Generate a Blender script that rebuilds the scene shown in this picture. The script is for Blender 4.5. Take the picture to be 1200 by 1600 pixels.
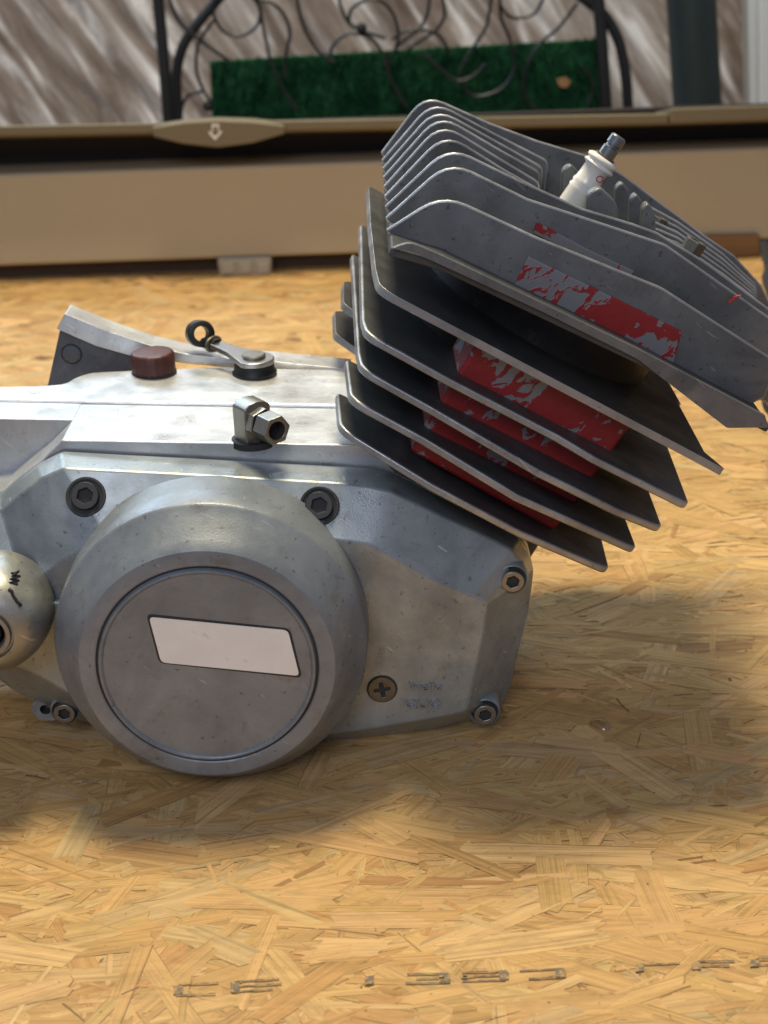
import bpy, bmesh, math, random
from mathutils import Vector, Matrix, noise
random.seed(7)
for o in list(bpy.data.objects): bpy.data.objects.remove(o)
scn = bpy.context.scene
COL = scn.collection

# ------------------------------------------------------------------ camera
FPX, PITCH, ROLL, CAMH = 2310.0, math.radians(23.7), math.radians(-2.0), 0.346
cam_d = bpy.data.cameras.new('camera'); cam = bpy.data.objects.new('camera', cam_d); COL.objects.link(cam)
cam_d.sensor_fit = 'VERTICAL'; cam_d.sensor_height = 36.0; cam_d.sensor_width = 27.0
cam_d.lens = FPX / 1600 * 36.0
cam_d.clip_start = 0.02; cam_d.clip_end = 60
RM = Matrix.Rotation(math.pi/2 - PITCH, 3, 'X') @ Matrix.Rotation(ROLL, 3, 'Z')
CP = Vector((0, 0, CAMH))
cam.matrix_world = Matrix.Translation(CP) @ RM.to_4x4()
cam_d.dof.use_dof = True; cam_d.dof.focus_distance = 0.585; cam_d.dof.aperture_fstop = 15.0
scn.camera = cam

# ------------------------------------------------------------------ light
w = bpy.data.worlds.new('World'); scn.world = w; w.use_nodes = True
w.node_tree.nodes['Background'].inputs[0].default_value = (0.74, 0.80, 1.0, 1)
w.node_tree.nodes['Background'].inputs[1].default_value = 0.24
def area(name, loc, target, sx, sy, power, col):
    d = bpy.data.lights.new(name, 'AREA'); d.shape = 'RECTANGLE'; d.size = sx; d.size_y = sy
    d.energy = power; d.color = col
    o = bpy.data.objects.new(name, d); COL.objects.link(o); o.location = loc
    o.rotation_euler = (Vector(target) - Vector(loc)).to_track_quat('-Z', 'Y').to_euler()
    return o
area('ceiling_lamp', (-0.05, 1.02, 1.75), (-0.02, 0.7, 0), 0.46, 0.38, 38, (1.0, 0.86, 0.57))
area('window_light', (-0.55, 1.80, 0.98), (-0.1, 0.6, 0.1), 1.1, 0.55, 15, (0.62, 0.81, 1.0))
area('room_light', (-0.35, -1.15, 1.45), (0, 0.7, 0.05), 1.0, 0.7, 13.5, (0.80, 0.85, 1.0))
scn.view_settings.view_transform = 'Standard'; scn.view_settings.look = 'None'
scn.view_settings.gamma = 1; scn.view_settings.exposure = 0.0
scn.view_settings.use_curve_mapping = False

# ------------------------------------------------------------------ helpers
def ray(x, y): return RM @ Vector(((x-600)/FPX, -(y-800)/FPX, -1))
def PY(x, y, Y): d = ray(x, y); return CP + d*(Y/d.y)                # point of the photo at depth Y
def PZ(x, y, z): d = ray(x, y); return CP + d*((z-CAMH)/d.z)         # at height z
def PP(x, y, n, p): d = ray(x, y); return CP + d*(n.dot(p-CP)/n.dot(d))

def fin(name, bm, mat, parent=None, bevel=0, segs=2, smooth=True, ang=35, kind=None, edge=None):
    bmesh.ops.recalc_face_normals(bm, faces=bm.faces)
    me = bpy.data.meshes.new(name); bm.to_mesh(me); bm.free()
    return link(name, me, mat, parent, bevel, segs, smooth, ang, kind, edge)
def link(name, me, mat, parent=None, bevel=0, segs=2, smooth=True, ang=35, kind=None, edge=None):
    if mat and not me.materials: me.materials.append(mat)
    o = bpy.data.objects.new(name, me); COL.objects.link(o)
    if parent is not None:
        o.parent = parent
        if parent.type == 'EMPTY' and parent.parent is None: o.location = -parent.location
    if edge: me.materials.append(edge)
    elif any(p.material_index for p in me.polygons): me.materials.append(M['gasket'])  # recess faces painted dark, standing in for the shade inside them
    if smooth:
        for p in me.polygons: p.use_smooth = True
        me.set_sharp_from_angle(angle=math.radians(ang))
    if bevel:
        m = o.modifiers.new('bevel', 'BEVEL'); m.width = bevel; m.segments = segs
        m.limit_method = 'ANGLE'; m.angle_limit = math.radians(ang); m.harden_normals = True
        if edge: m.material = 1
    if kind: o['kind'] = kind
    return o
def empty(name, loc, label=None, cat=None):
    o = bpy.data.objects.new(name, None); COL.objects.link(o); o.location = loc
    o.empty_display_size = 0.02
    if label: o['label'] = label; o['category'] = cat
    return o
def tag(o, label, cat, group=None):
    o['label'] = label; o['category'] = cat
    if group: o['group'] = group
    return o
def prism(bm, pts, vec, side=0):
    vec = Vector(vec)
    a = [bm.verts.new(p) for p in pts]; b = [bm.verts.new(Vector(p)+vec) for p in pts]
    n = len(a)
    bm.faces.new(a); bm.faces.new(b[::-1])
    for i in range(n): bm.faces.new((a[i], b[i], b[(i+1) % n], a[(i+1) % n])).material_index = side
    return bm
def pr(pts, vec, side=0): return prism(bmesh.new(), pts, vec, side)
def frame(axis):
    a = Vector(axis).normalized()
    t = Vector((0, 0, 1)) if abs(a.z) < 0.9 else Vector((1, 0, 0))
    u = t.cross(a).normalized(); v = a.cross(u)
    return a, u, v
def lathe(bm, prof, org, axis, seg=48, rad=None):
    """prof: (radius, distance along axis)"""
    a, u, v = frame(axis); org = Vector(org); rings = []
    for r, h in prof:
        if r < 1e-6: rings.append([bm.verts.new(org+a*h)])
        else:
            rings.append([bm.verts.new(org+a*h+(u*math.cos(2*math.pi*i/seg)+v*math.sin(2*math.pi*i/seg))*r*(rad(i, seg) if rad else 1)) for i in range(seg)])
    for A, B in zip(rings, rings[1:]):
        for i in range(seg):
            j = (i+1) % seg
            if len(A) == 1 and len(B) == 1: continue
            if len(A) == 1: bm.faces.new((A[0], B[i], B[j]))
            elif len(B) == 1: bm.faces.new((A[i], B[0], A[j]))
            else: bm.faces.new((A[i], B[i], B[j], A[j]))
    return bm
def holed(bm, org, axis, outer, inner, depth, height):
    """a plug with an outer outline, a recess of the inner outline, both 2-D loops"""
    a, u, v = frame(axis); org = Vector(org)
    P = lambda q, h: bm.verts.new(org+u*q[0]+v*q[1]+a*h)
    of = [P(q, height) for q in outer]; ob = [P(q, 0) for q in outer]
    nf = [P(q, height) for q in inner]; nb = [P(q, height-depth) for q in inner]
    es = []
    for L in (of, nf):
        for i in range(len(L)): es.append(bm.edges.new((L[i], L[(i+1) % len(L)])))
    bmesh.ops.triangle_fill(bm, edges=es, use_beauty=True)
    for k, (A, B) in enumerate(((of, ob), (nf, nb))):
        for i in range(len(A)):
            j = (i+1) % len(A); bm.faces.new((A[i], A[j], B[j], B[i])).material_index = k
    bm.faces.new(nb).material_index = 1
    return bm
def circ(r, n=32): return [(r*math.cos(2*math.pi*i/n), r*math.sin(2*math.pi*i/n)) for i in range(n)]
def hexl(r, ph=0.0): return [(r*math.cos(math.pi*i/3+ph), r*math.sin(math.pi*i/3+ph)) for i in range(6)]
def cross(L, wd, ph=0.0):
    b = []
    for k in range(4):
        t = k*math.pi/2
        for (x, y) in ((wd, -wd), (L, -wd*.8), (L, wd*.8)):
            b.append((x*math.cos(t)-y*math.sin(t), x*math.sin(t)+y*math.cos(t)))
    return [(x*math.cos(ph)-y*math.sin(ph), x*math.sin(ph)+y*math.cos(ph)) for x, y in b]
def tube(bm, pts, r, seg=8, caps=True):
    pts = [Vector(p) for p in pts]; rings = []; n = len(pts)
    prev = None
    for i, p in enumerate(pts):
        t = (pts[min(i+1, n-1)]-pts[max(i-1, 0)]).normalized()
        if prev is None:
            _, u, v = frame(t)
        else:
            u = (prev-t*prev.dot(t)).normalized(); v = t.cross(u)
        prev = u
        rr = r[i] if isinstance(r, (list, tuple)) else r
        rings.append([bm.verts.new(p+(u*math.cos(2*math.pi*k/seg)+v*math.sin(2*math.pi*k/seg))*rr) for k in range(seg)])
    for A, B in zip(rings, rings[1:]):
        for k in range(seg): bm.faces.new((A[k], A[(k+1) % seg], B[(k+1) % seg], B[k]))
    if caps: bm.faces.new(rings[0][::-1]); bm.faces.new(rings[-1])
    return bm
def spline(pts, n=8):
    pts = [Vector(p) for p in pts]; out = []
    for i in range(len(pts)-1):
        p0 = pts[max(i-1, 0)]; p1 = pts[i]; p2 = pts[i+1]; p3 = pts[min(i+2, len(pts)-1)]
        for k in range(n):
            t = k/n
            out.append(0.5*((2*p1)+(p2-p0)*t+(2*p0-5*p1+4*p2-p3)*t*t+(3*p1-p0-3*p2+p3)*t**3))
    out.append(pts[-1]); return out
def rounded(pts, radii, n=5):
    """round the corners of a closed planar loop of 3-D points"""
    out = []; N = len(pts)
    for i, p in enumerate(pts):
        r = radii[i] if isinstance(radii, (list, tuple)) else radii
        p = Vector(p)
        if r <= 0: out.append(p); continue
        a = Vector(pts[i-1])-p; b = Vector(pts[(i+1) % N])-p
        d = min(r, a.length*.45, b.length*.45)
        A = p+a.normalized()*d; B = p+b.normalized()*d
        for k in range(n+1):
            t = k/n; out.append(A*(1-t)**2+p*2*t*(1-t)+B*t*t)
    return out
def box(bm, x0, x1, y0, y1, z0, z1):
    return prism(bm, [(x0, y0, z0), (x1, y0, z0), (x1, y0, z1), (x0, y0, z1)], (0, y1-y0, 0))
def text_mesh(txt, size, extrude):
    c = bpy.data.curves.new('lettering', 'FONT'); c.body = txt; c.size = size; c.extrude = extrude
    c.align_x = 'LEFT'; c.resolution_u = 4
    o = bpy.data.objects.new('lettering', c); COL.objects.link(o)
    me = bpy.data.meshes.new_from_object(o.evaluated_get(bpy.context.evaluated_depsgraph_get()))
    bpy.data.objects.remove(o)
    return me

# ------------------------------------------------------------------ materials
class NT:
    def __init__(s, name):
        s.m = bpy.data.materials.new(name); s.m.use_nodes = True
        s.t = s.m.node_tree; s.b = s.t.nodes['Principled BSDF']
    def n(s, typ, **k):
        q = s.t.nodes.new(typ)
        for a, v in k.items():
            if a.startswith('i_'): q.inputs[int(a[2:])].default_value = v
            else: setattr(q, a, v)
        return q
    def l(s, a, b): s.t.links.new(a, b)
    def coord(s, scale=(1, 1, 1), rot=(0, 0, 0), out='Object'):
        c = s.n('ShaderNodeTexCoord'); m = s.n('ShaderNodeMapping')
        m.inputs['Scale'].default_value = scale; m.inputs['Rotation'].default_value = rot
        s.l(c.outputs[out], m.inputs[0])
        if any(rot):                                  # turn first, stretch afterwards
            m.inputs['Scale'].default_value = (1, 1, 1)
            m2 = s.n('ShaderNodeMapping'); m2.inputs['Scale'].default_value = scale
            s.l(m.outputs[0], m2.inputs[0]); m = m2
        return m.outputs[0]
    def noise(s, co, scale, detail=4, rough=.6, dist=0):
        q = s.n('ShaderNodeTexNoise'); q.inputs['Scale'].default_value = scale
        q.inputs['Detail'].default_value = detail; q.inputs['Roughness'].default_value = rough
        q.inputs['Distortion'].default_value = dist
        s.l(co, q.inputs['Vector']); return q.outputs[0]
    def ramp(s, fac, stops):
        q = s.n('ShaderNodeValToRGB'); e = q.color_ramp.elements
        while len(e) < len(stops): e.new(0.5)
        for el, (p, c) in zip(e, stops):
            el.position = p; el.color = (c, c, c, 1) if isinstance(c, (int, float)) else (*c, 1)
        s.l(fac, q.inputs[0]); return q.outputs[0]
    def mix(s, fac, a, b, mode='MIX'):
        q = s.n('ShaderNodeMix', data_type='RGBA', blend_type=mode)
        for sock, v in ((q.inputs[0], fac), (q.inputs[6], a), (q.inputs[7], b)):
            if isinstance(v, (int, float)): sock.default_value = v
            elif isinstance(v, tuple): sock.default_value = (*v, 1)
            else: s.l(v, sock)
        return q.outputs[2]
    def bump(s, h, strength=.3, dist=.001, nrm=None):
        q = s.n('ShaderNodeBump'); q.inputs['Strength'].default_value = strength
        q.inputs['Distance'].default_value = dist; s.l(h, q.inputs['Height'])
        if nrm: s.l(nrm, q.inputs['Normal'])
        return q.outputs[0]
    def set(s, **k):
        nm = dict(col='Base Color', rough='Roughness', metal='Metallic', nrm='Normal', coat='Coat Weight',
                  coatr='Coat Roughness', spec='Specular IOR Level', trans='Transmission Weight', sheen='Sheen Weight')
        for a, v in k.items():
            i = s.b.inputs[nm[a]]
            if isinstance(v, (int, float)): i.default_value = v
            elif isinstance(v, tuple): i.default_value = (*v, 1)
            else: s.l(v, i)
        return s.m

def alu(name, c0, c1, rough=.45, metal=.85, spots=.5, stain=(.16, .15, .13), bump=.25, grain=1400):
    N = NT(name); co = N.coord()
    big = N.noise(co, 28, 5, .62, .6)
    col = N.ramp(big, [(.32, c0), (.62, c1)])
    st = N.ramp(N.noise(co, 75, 6, .7, .3), [(.60, 0), (.72, spots)])
    col = N.mix(st, col, stain)
    sp = N.ramp(N.noise(co, 420, 2, .5), [(.66, 0), (.72, .55*min(1, spots*1.6))])
    col = N.mix(sp, col, tuple(v*.35 for v in c0))
    for rot, sc in (((.3, .7, .2), (520, 90, 14)), ((.9, -.5, .4), (14, 90, 560))):
        sc_ = N.ramp(N.noise(N.coord(scale=sc, rot=rot), 1.0, 2, .5), [(.735, 0), (.75, .55)])
        col = N.mix(sc_, col, tuple(min(1, v*1.7) for v in c1))
    bl = N.ramp(N.noise(co, 14, 6, .72, 1.2), [(.40, .86), (.52, 1.0), (.64, 1.06)])
    col = N.mix(1.0, col, bl, 'MULTIPLY')
    wr = N.ramp(N.noise(co, 60, 5, .65, .2), [(.3, rough-.10), (.7, rough+.14)])
    g = N.noise(co, grain, 3, .6)
    return N.set(col=col, rough=wr, metal=metal, nrm=N.bump(g, bump, .0003))
M = {}
M['cover'] = alu('cast_cover_aluminium', (.225, .256, .275), (.365, .402, .412), .33, .42, .6)
M['disc'] = alu('worn_disc_aluminium', (.175, .200, .230), (.250, .278, .312), .36, .24, .7)
M['case'] = alu('bright_case_aluminium', (.56, .58, .60), (.70, .72, .73), .36, .65, .3)
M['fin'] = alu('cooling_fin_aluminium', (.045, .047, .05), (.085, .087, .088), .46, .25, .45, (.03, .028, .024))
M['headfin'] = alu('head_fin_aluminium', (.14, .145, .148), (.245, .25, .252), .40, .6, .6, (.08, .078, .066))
M['shade_alu'] = alu('shade_dark_aluminium', (.02, .02, .022), (.045, .045, .045), .6, .3, .5)  # dark tone painted for the shade on the barrel and in screw hollows
M['bracket'] = alu('dull_grey_casting', (.085, .095, .115), (.15, .16, .185), .55, .3, .5)
M['edge'] = alu('worn_bright_edge', (.28, .285, .29), (.46, .465, .47), .38, .75, .4)
M['polish'] = alu('polished_boss_aluminium', (.26, .26, .24), (.42, .42, .385), .38, .7, .5)
def simple(name, col, rough=.5, metal=0, var=.25, scale=60, bump=0, spec=.5):
    N = NT(name); co = N.coord()
    n = N.noise(co, scale, 5, .6, .3)
    c = N.mix(n, tuple(v*(1-var) for v in col), tuple(min(1, v*(1+var)) for v in col))
    k = dict(col=c, rough=rough, metal=metal, spec=spec)
    if bump: k['nrm'] = N.bump(N.noise(co, scale*12, 3, .6), bump, .0005)
    return N.set(**k)
M['gasket'] = simple('dark_gasket_and_shade', (.035, .034, .032), .8)  # serves real gaskets and the painted shade in sockets, holes and gaps
M['black_steel'] = simple('blackened_steel', (.008, .009, .010), .5, .0, .4, 300)
M['zinc'] = simple('dull_zinc_steel', (.31, .305, .28), .38, .9, .3, 300)
M['steel'] = simple('bare_steel', (.42, .42, .42), .32, .95, .3, 300)
M['brass'] = simple('tarnished_brass_screw', (.17, .15, .115), .45, .7, .35, 300)
M['oldnut'] = simple('dirty_steel_nut', (.14, .135, .125), .45, .7, .4, 300)
M['redcap'] = simple('brown_red_plastic', (.075, .022, .017), .45, 0, .3, 150, .15)
M['label'] = None
N = NT('worn_silver_label'); co = N.coord()
c = N.ramp(N.noise(co, 70, 5, .65, .5), [(.30, (.80, .79, .75)), (.62, (.86, .855, .83)), (.74, (.58, .53, .44))])
M['label'] = N.set(col=c, rough=.38, metal=0)
M['porcelain'] = simple('white_porcelain', (.78, .76, .70), .16, 0, .04, 60)
M['redprint'] = simple('red_print', (.45, .05, .04), .5)
M['black_ink'] = simple('black_ink', (.012, .012, .014), .5, 0, .2, 200)
M['term'] = simple('grey_terminal_steel', (.21, .23, .25), .35, .85, .3, 200)

# peeling red paint over aluminium
N = NT('peeling_red_paint'); co = N.coord(rot=(0, math.radians(30), 0), scale=(1, 1, 1.7))
a = N.noise(co, 115, 4, .55, 1.0); b = N.noise(co, 26, 3, .5, .3)
mm = N.n('ShaderNodeMath', operation='ADD'); N.l(a, mm.inputs[0]); N.l(b, mm.inputs[1])
hm = N.n('ShaderNodeMath', operation='MULTIPLY'); N.l(mm.outputs[0], hm.inputs[0]); hm.inputs[1].default_value = .5
sx = N.n('ShaderNodeSeparateXYZ'); tc = N.n('ShaderNodeTexCoord'); N.l(tc.outputs['Object'], sx.inputs[0])
zr = N.n('ShaderNodeMapRange'); N.l(sx.outputs[2], zr.inputs[0])
for k_, v_ in zip((1, 2, 3, 4), (.12, .172, -.06, -.008)): zr.inputs[k_].default_value = v_     # the lower bands kept more of their paint
ad = N.n('ShaderNodeMath', operation='ADD'); N.l(hm.outputs[0], ad.inputs[0]); N.l(zr.outputs[0], ad.inputs[1]); hm = ad
msk = N.ramp(hm.outputs[0], [(.498, 1), (.512, 0)])
red = N.mix(N.noise(co, 300, 4, .6), (.21, .012, .012), (.37, .022, .020))
col = N.mix(msk, (.27, .27, .28), red)
me2 = N.ramp(hm.outputs[0], [(.498, 0), (.512, .5)])
M['paint'] = N.set(col=col, rough=.5, metal=me2, nrm=N.bump(msk, .35, .0004))

# OSB strands : colour from each strand's own attribute, grain along its length
N = NT('oriented_strand_wood')
at = N.n('ShaderNodeAttribute', attribute_name='strand')
uv = N.coord(out='UV', scale=(9, 420, 1))
g = N.noise(uv, 1.0, 6, .68, .35)
uv2 = N.coord(out='UV', scale=(26, 1500, 1)); g2 = N.noise(uv2, 1.0, 3, .6)
grain = N.ramp(g, [(.28, .58), (.50, 1.0), (.72, 1.12)])
col = N.mix(1.0, at.outputs['Color'], grain, 'MULTIPLY')
col = N.mix(.45, col, N.mix(1.0, col, N.ramp(g2, [(.32, .62), (.6, 1.12)]), 'MULTIPLY'))
fl = N.ramp(N.noise(N.coord(), 330, 3, .6, .5), [(.66, 0), (.73, .65)])
col = N.mix(fl, col, (.10, .05, .022))
mac = N.ramp(N.noise(N.coord(scale=(40, 130, 1)), 1.0, 6, .7, .6), [(.30, .78), (.5, 1.02), (.7, 1.12)])
col = N.mix(1.0, col, mac, 'MULTIPLY')
M['strand'] = N.set(col=col, rough=.62, spec=.3, nrm=N.bump(g, .35, .0006))
N = NT('pressed_wood_base'); co = N.coord(scale=(1, 3, 1))
M['osb_base'] = N.set(col=N.ramp(N.noise(co, 40, 6, .7, .6), [(.3, (.10, .055, .022)), (.7, (.30, .18, .075))]), rough=.8)
N = NT('raw_wood'); co = N.coord(scale=(2, 30, 30))
M['wood'] = N.set(col=N.ramp(N.noise(co, 6, 5, .6, .5), [(.3, (.13, .065, .025)), (.7, (.24, .13, .05))]), rough=.6)

# ------------------------------------------------------------------ setting : table
table = empty('table_top', (0, 1.0, 0)); table['kind'] = 'structure'
bm = bmesh.new(); box(bm, -1.1, 1.1, 0.05, 1.62, -0.022, -0.0006)
fin('board', bm, M['osb_base'], table, smooth=False)
def make_strands():
    V = []; F = []; C = []; U = []
    R = random.Random(11)
    cols = [((.54, .335, .135), 30), ((.57, .358, .150), 30), ((.515, .312, .122), 26), ((.60, .392, .175), 12),
            ((.49, .285, .108), 12), ((.53, .360, .172), 10), ((.41, .23, .09), 3)]
    cs = [c for c, _ in cols]; ws = [w_ for _, w_ in cols]
    tot = 22000; top_list = []
    for i in range(tot):
        Y = 0.26+1.15*(R.random()**1.45)
        half = 0.05+Y*0.305
        X = R.uniform(-half, half)
        q = R.random()
        late = i/tot
        if q < .34: L = R.uniform(.035, .095); W = R.uniform(.007, .022)
        elif q < .75: L = R.uniform(.016, .045); W = R.uniform(.002, .006)
        else: L = R.uniform(.006, .024); W = R.uniform(.0006, .0020)
        if late > .75: L *= .8; W *= .72
        a = R.gauss(0, .45) if R.random() < .72 else R.uniform(-1.57, 1.57)
        ca, sa = math.cos(a), math.sin(a)
        z = -0.0004+i*3.5e-8
        tx, ty = R.gauss(0, .0035), R.gauss(0, .006)
        n = 4
        top = []; bot = []
        bend = R.gauss(0, .02)*L
        sk = R.uniform(-.5, .5)*W
        base = len(V); t0, t1 = R.uniform(.75, 1), R.uniform(.55, 1)
        poly = []
        for k in range(n+1):
            t = k/n; x = (t-.5)*L
            hw = W*.5*(t0+(t1-t0)*t)*(1+R.gauss(0, .05))
            yb = bend*(1-(2*t-1)**2)
            e = 0
            poly.append((x+sk*(1 if k in (0, n) else 0)*.5+R.gauss(0, .0008), yb+hw))
        for k in range(n, -1, -1):
            t = k/n; x = (t-.5)*L
            hw = W*.5*(t0+(t1-t0)*t)*(1+R.gauss(0, .05))
            yb = bend*(1-(2*t-1)**2)
            if k == n and W > .004:
                for f in (.45, -.05, -.5): poly.append((x+R.uniform(-.10, .06)*W*3, yb+hw*f))
            poly.append((x-sk*(1 if k in (0, n) else 0)*.5+R.gauss(0, .0008), yb-hw))
        if W > .004:
            hw = W*.5*t0
            for f in (-.5, .05, .5): poly.append((-.5*L+R.uniform(-.06, .10)*W*3, hw*f))
        c = R.choices(cs, ws)[0]; v = R.uniform(.93, 1.06)
        if q >= .75 and R.random() < .22: c = (.26, .145, .062)
        c = tuple(min(1, k*v*R.uniform(.97, 1.03)) for k in c)
        ou, ov = R.uniform(0, 20), R.uniform(0, 20)
        for (x, y) in poly:
            V.append((X+x*ca-y*sa, Y-1.0+x*sa+y*ca, z+x*tx*.5+y*ty))
            U.append((ou+x, ov+y))
        F.append(tuple(range(base, len(V)))); C.append(c)
        if late > .90 and W > .004 and abs(X) < .03+Y*.25 and Y > .40 and not (-.15 < X < .08 and .5 < Y < .7): top_list.append((L*W/Y**3, len(F)-1))
        if R.random() < .33 and W > .003:           # dark open crack along one edge of the strand
            b2 = len(V); off = (R.uniform(-.0005, .0005), R.choice((-1, 1))*R.uniform(.0002, .0006))
            for (x, y) in poly:
                V.append((X+(x+off[0])*ca-(y+off[1])*sa, Y-1.0+(x+off[0])*sa+(y+off[1])*ca, z-3e-5+x*tx*.5+y*ty)); U.append((ou+x, ov+y))
            F.append(tuple(range(b2, len(V)))); C.append((.33, .195, .082))
    def build(name, ids, kind=None):
        vs = []; fs = []; us = []
        for f in ids:
            b = len(vs); vs += [V[k] for k in F[f]]; us += [U[k] for k in F[f]]; fs.append(tuple(range(b, len(vs))))
        me = bpy.data.meshes.new(name); me.from_pydata(vs, [], fs)
        at = me.attributes.new('strand', 'FLOAT_COLOR', 'FACE')
        at.data.foreach_set('color', [k for f in ids for k in (*C[f], 1)])
        uvl = me.uv_layers.new(name='UVMap')
        uvl.data.foreach_set('uv', [k for f in fs for vi in f for k in us[vi]])
        me.materials.append(M['strand'])
        for p in me.polygons:
            if p.normal.z < 0: p.flip()
        o = bpy.data.objects.new(name, me); COL.objects.link(o); o.parent = table
        if kind: o['kind'] = kind
    big = [f for _, f in sorted(top_list, reverse=True)[:300]]; bs = set(big)
    build('strand_layer', [f for f in range(len(F)) if f not in bs], 'stuff')
    for f in big: build('strand', [f])               # the strands that show largest, each its own piece
make_strands()
# ink marking on the board, row of narrow printed characters
MARKZ = 0.00085
def mark(strokes):
    bm = bmesh.new()
    for (x0, y0, x1, y1, t) in strokes:
        t = t*.72; t = t if t > 9 else t*.7; pts = [(x0, y0-t/2), (x1, y1-t/2), (x1, y1+t/2), (x0, y0+t/2)]
        prism(bm, [PZ(x, y, MARKZ) for x, y in pts], (0, 0, .00008))
    o = fin('printed_mark', bm, M['ink'], table, smooth=False)
N = NT('faded_black_print'); msk = N.ramp(N.noise(N.coord(), 520, 3, .6), [(.48, 0), (.60, 1)])
M['ink'] = N.set(col=N.mix(msk, (.17, .135, .10), (.42, .265, .115)), rough=.7)
def C_(x, y, s=1, w_=62): mark([(x, y+3, x+14*s, y+1, 16), (x+8*s, y-7, x+w_*s, y-10, 4), (x+4*s, y+10, x+(w_-4)*s, y+7, 4)])
C_(271, 1545, 1, 70)
mark([(360, 1542, 374, 1540, 20), (366, 1534, 436, 1529, 4), (372, 1541, 440, 1537, 4), (362, 1550, 426, 1545, 4)])
mark([(570, 1532, 584, 1531, 18)])
mark([(636, 1522, 700, 1521, 4), (650, 1529, 694, 1528, 4), (634, 1536, 704, 1535, 4), (686, 1529, 703, 1528, 18)])
mark([(722, 1519, 792, 1517, 4), (724, 1526, 780, 1524, 4), (722, 1533, 790, 1531, 4), (720, 1526, 730, 1526, 10), (780, 1525, 795, 1524, 16)])
mark([(812, 1517, 880, 1513, 4), (826, 1529, 878, 1527, 4), (868, 1521, 884, 1520, 18)])
mark([(993, 1513, 1006, 1512, 14), (1000, 1507, 1062, 1505, 4)]); 
mark([(1081, 1509, 1095, 1508, 17), (1090, 1502, 1148, 1501, 4), (1096, 1509, 1140, 1508, 4)])
mark([(1172, 1505, 1186, 1504, 15), (1180, 1499, 1215, 1498, 4), (1184, 1507, 1215, 1506, 3)])
c = PZ(938, 1131, .0006)
N = NT('amber_resin'); M['resin'] = N.set(col=(.30, .17, .07), rough=.06, coat=1.0, coatr=.03)
bm = lathe(bmesh.new(), [(.0046, -.0004), (.0042, .0006), (.0030, .0014), (.0014, .0018), (0, .0019)], c, (0, 0, 1), 28, rad=lambda i, n: 1+.18*math.sin(2*math.pi*i/n*2+.6)+.08*math.sin(2*math.pi*i/n*3))
tag(fin('resin_drop', bm, M['resin'], ang=80), 'small glossy amber resin drop on the wooden board right of the engine', 'drop')

# ------------------------------------------------------------------ engine
ROOT = Vector((-0.03, 0.60, 0))
eng = empty('moped_engine', ROOT, 'grey cast aluminium moped engine with large finned cylinder lying on the wooden board', 'engine')
def part(name, bm, mat, parent=None, **k): return fin(name, bm, mat, parent or eng, **k)

# --- crankcase
ZT = lambda X: .1325-.055*(X+.09)
st = [((-420, 860), (-420, 880), (-420, 940)), ((0, 775), (2, 797), (40, 920)), ((28, 752), (32, 772), (90, 880)),
      ((60, 728), (65, 746), (130, 858)), ((95, 711), (100, 731), (170, 838)), ((200, 717), (200, 736), (230, 838)),
      ((300, 722), (300, 741), (320, 838)), ((420, 729), (420, 748), (420, 838)), ((537, 735), (537, 755), (500, 838)),
      ((581, 738), (578, 760), (575, 850)), ((619, 747), (612, 768), (600, 863)), ((660, 768), (652, 787), (640, 886)),
      ((712, 795), (704, 812), (675, 905)), ((776, 825), (770, 842), (710, 920)), ((810, 843), (800, 858), (735, 930)),
      ((827, 866), (815, 880), (752, 936)), ((834, 890), (822, 900), (761, 943)), ((832, 910), (820, 915), (760, 952)),
      ((825, 962), (815, 965), (756, 985)), ((810, 1019), (801, 1020), (747, 1030)), ((797, 1075), (789, 1072), (735, 1085)),
      ((784, 1103), (776, 1098), (729, 1110)), ((769, 1124), (762, 1116), (715, 1115)), ((731, 1137), (728, 1130), (690, 1120)),
      ((675, 1154), (673, 1147), (650, 1127)), ((600, 1167), (598, 1160), (590, 1137)), ((510, 1172), (510, 1166), (525, 1147)),
      ((400, 1175), (400, 1165), (400, 1150)), ((250, 1160), (250, 1150), (250, 1130)), ((110, 1122), (113, 1112), (112, 1086)),
      ((52, 1097), (58, 1086), (62, 1058)), ((25, 1082), (28, 1070), (20, 1040)), ((-15, 1052), (-12, 1040), (-25, 1015)), ((-420, 1030), (-420, 1022), (-420, 1010))]
NS = len(st)
YO, YI = .560, .534
def ym(i): return .5490 if i < 9 else .5475 if i == 9 else .5460 if i < 15 else (.548, .551, .5545)[i-15] if i < 18 else .5570 if i < 28 else .550
outer = [PY(*s[0], YO) for s in st]; mid = [PY(*s[1], ym(i)) for i, s in enumerate(st)]; inner = [PY(*s[2], YI) for s in st]
cx = sum((p.x for p in outer))/NS; cz = sum((p.z for p in outer))/NS
def inset(pts, d):
    out = []
    for i, p in enumerate(pts):
        t = (pts[(i+1) % len(pts)]-pts[i-1]); nrm = Vector((t.z, 0, -t.x)).normalized()
        out.append(p+nrm*d)
    return out
cov = empty('left_cover', (0, 0, 0)); cov.parent = eng; cov.location = -ROOT
bm = bmesh.new()
rings = []
for pts in (inner, mid, outer, [p+Vector((0, .0, 0)) for p in outer]):
    rings.append(pts)
rings[3] = [Vector((p.x, YO+.004, p.z)) for p in outer]
vr = [[bm.verts.new(p) for p in r] for r in rings]
for A, B in zip(vr, vr[1:]):
    for i in range(NS-1): bm.faces.new((A[i], A[i+1], B[i+1], B[i]))
    bm.faces.new((A[-1], A[0], B[0], B[-1]))
bm.faces.new(vr[0])
part('cover_shell', bm, M['cover'], cov, bevel=.0011, segs=3, ang=12)
gas = inset([Vector((p.x, YO+.004, p.z)) for p in outer], .0013)
part('gasket', pr(gas, (0, .0018, 0)), M['gasket'], smooth=False)
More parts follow.
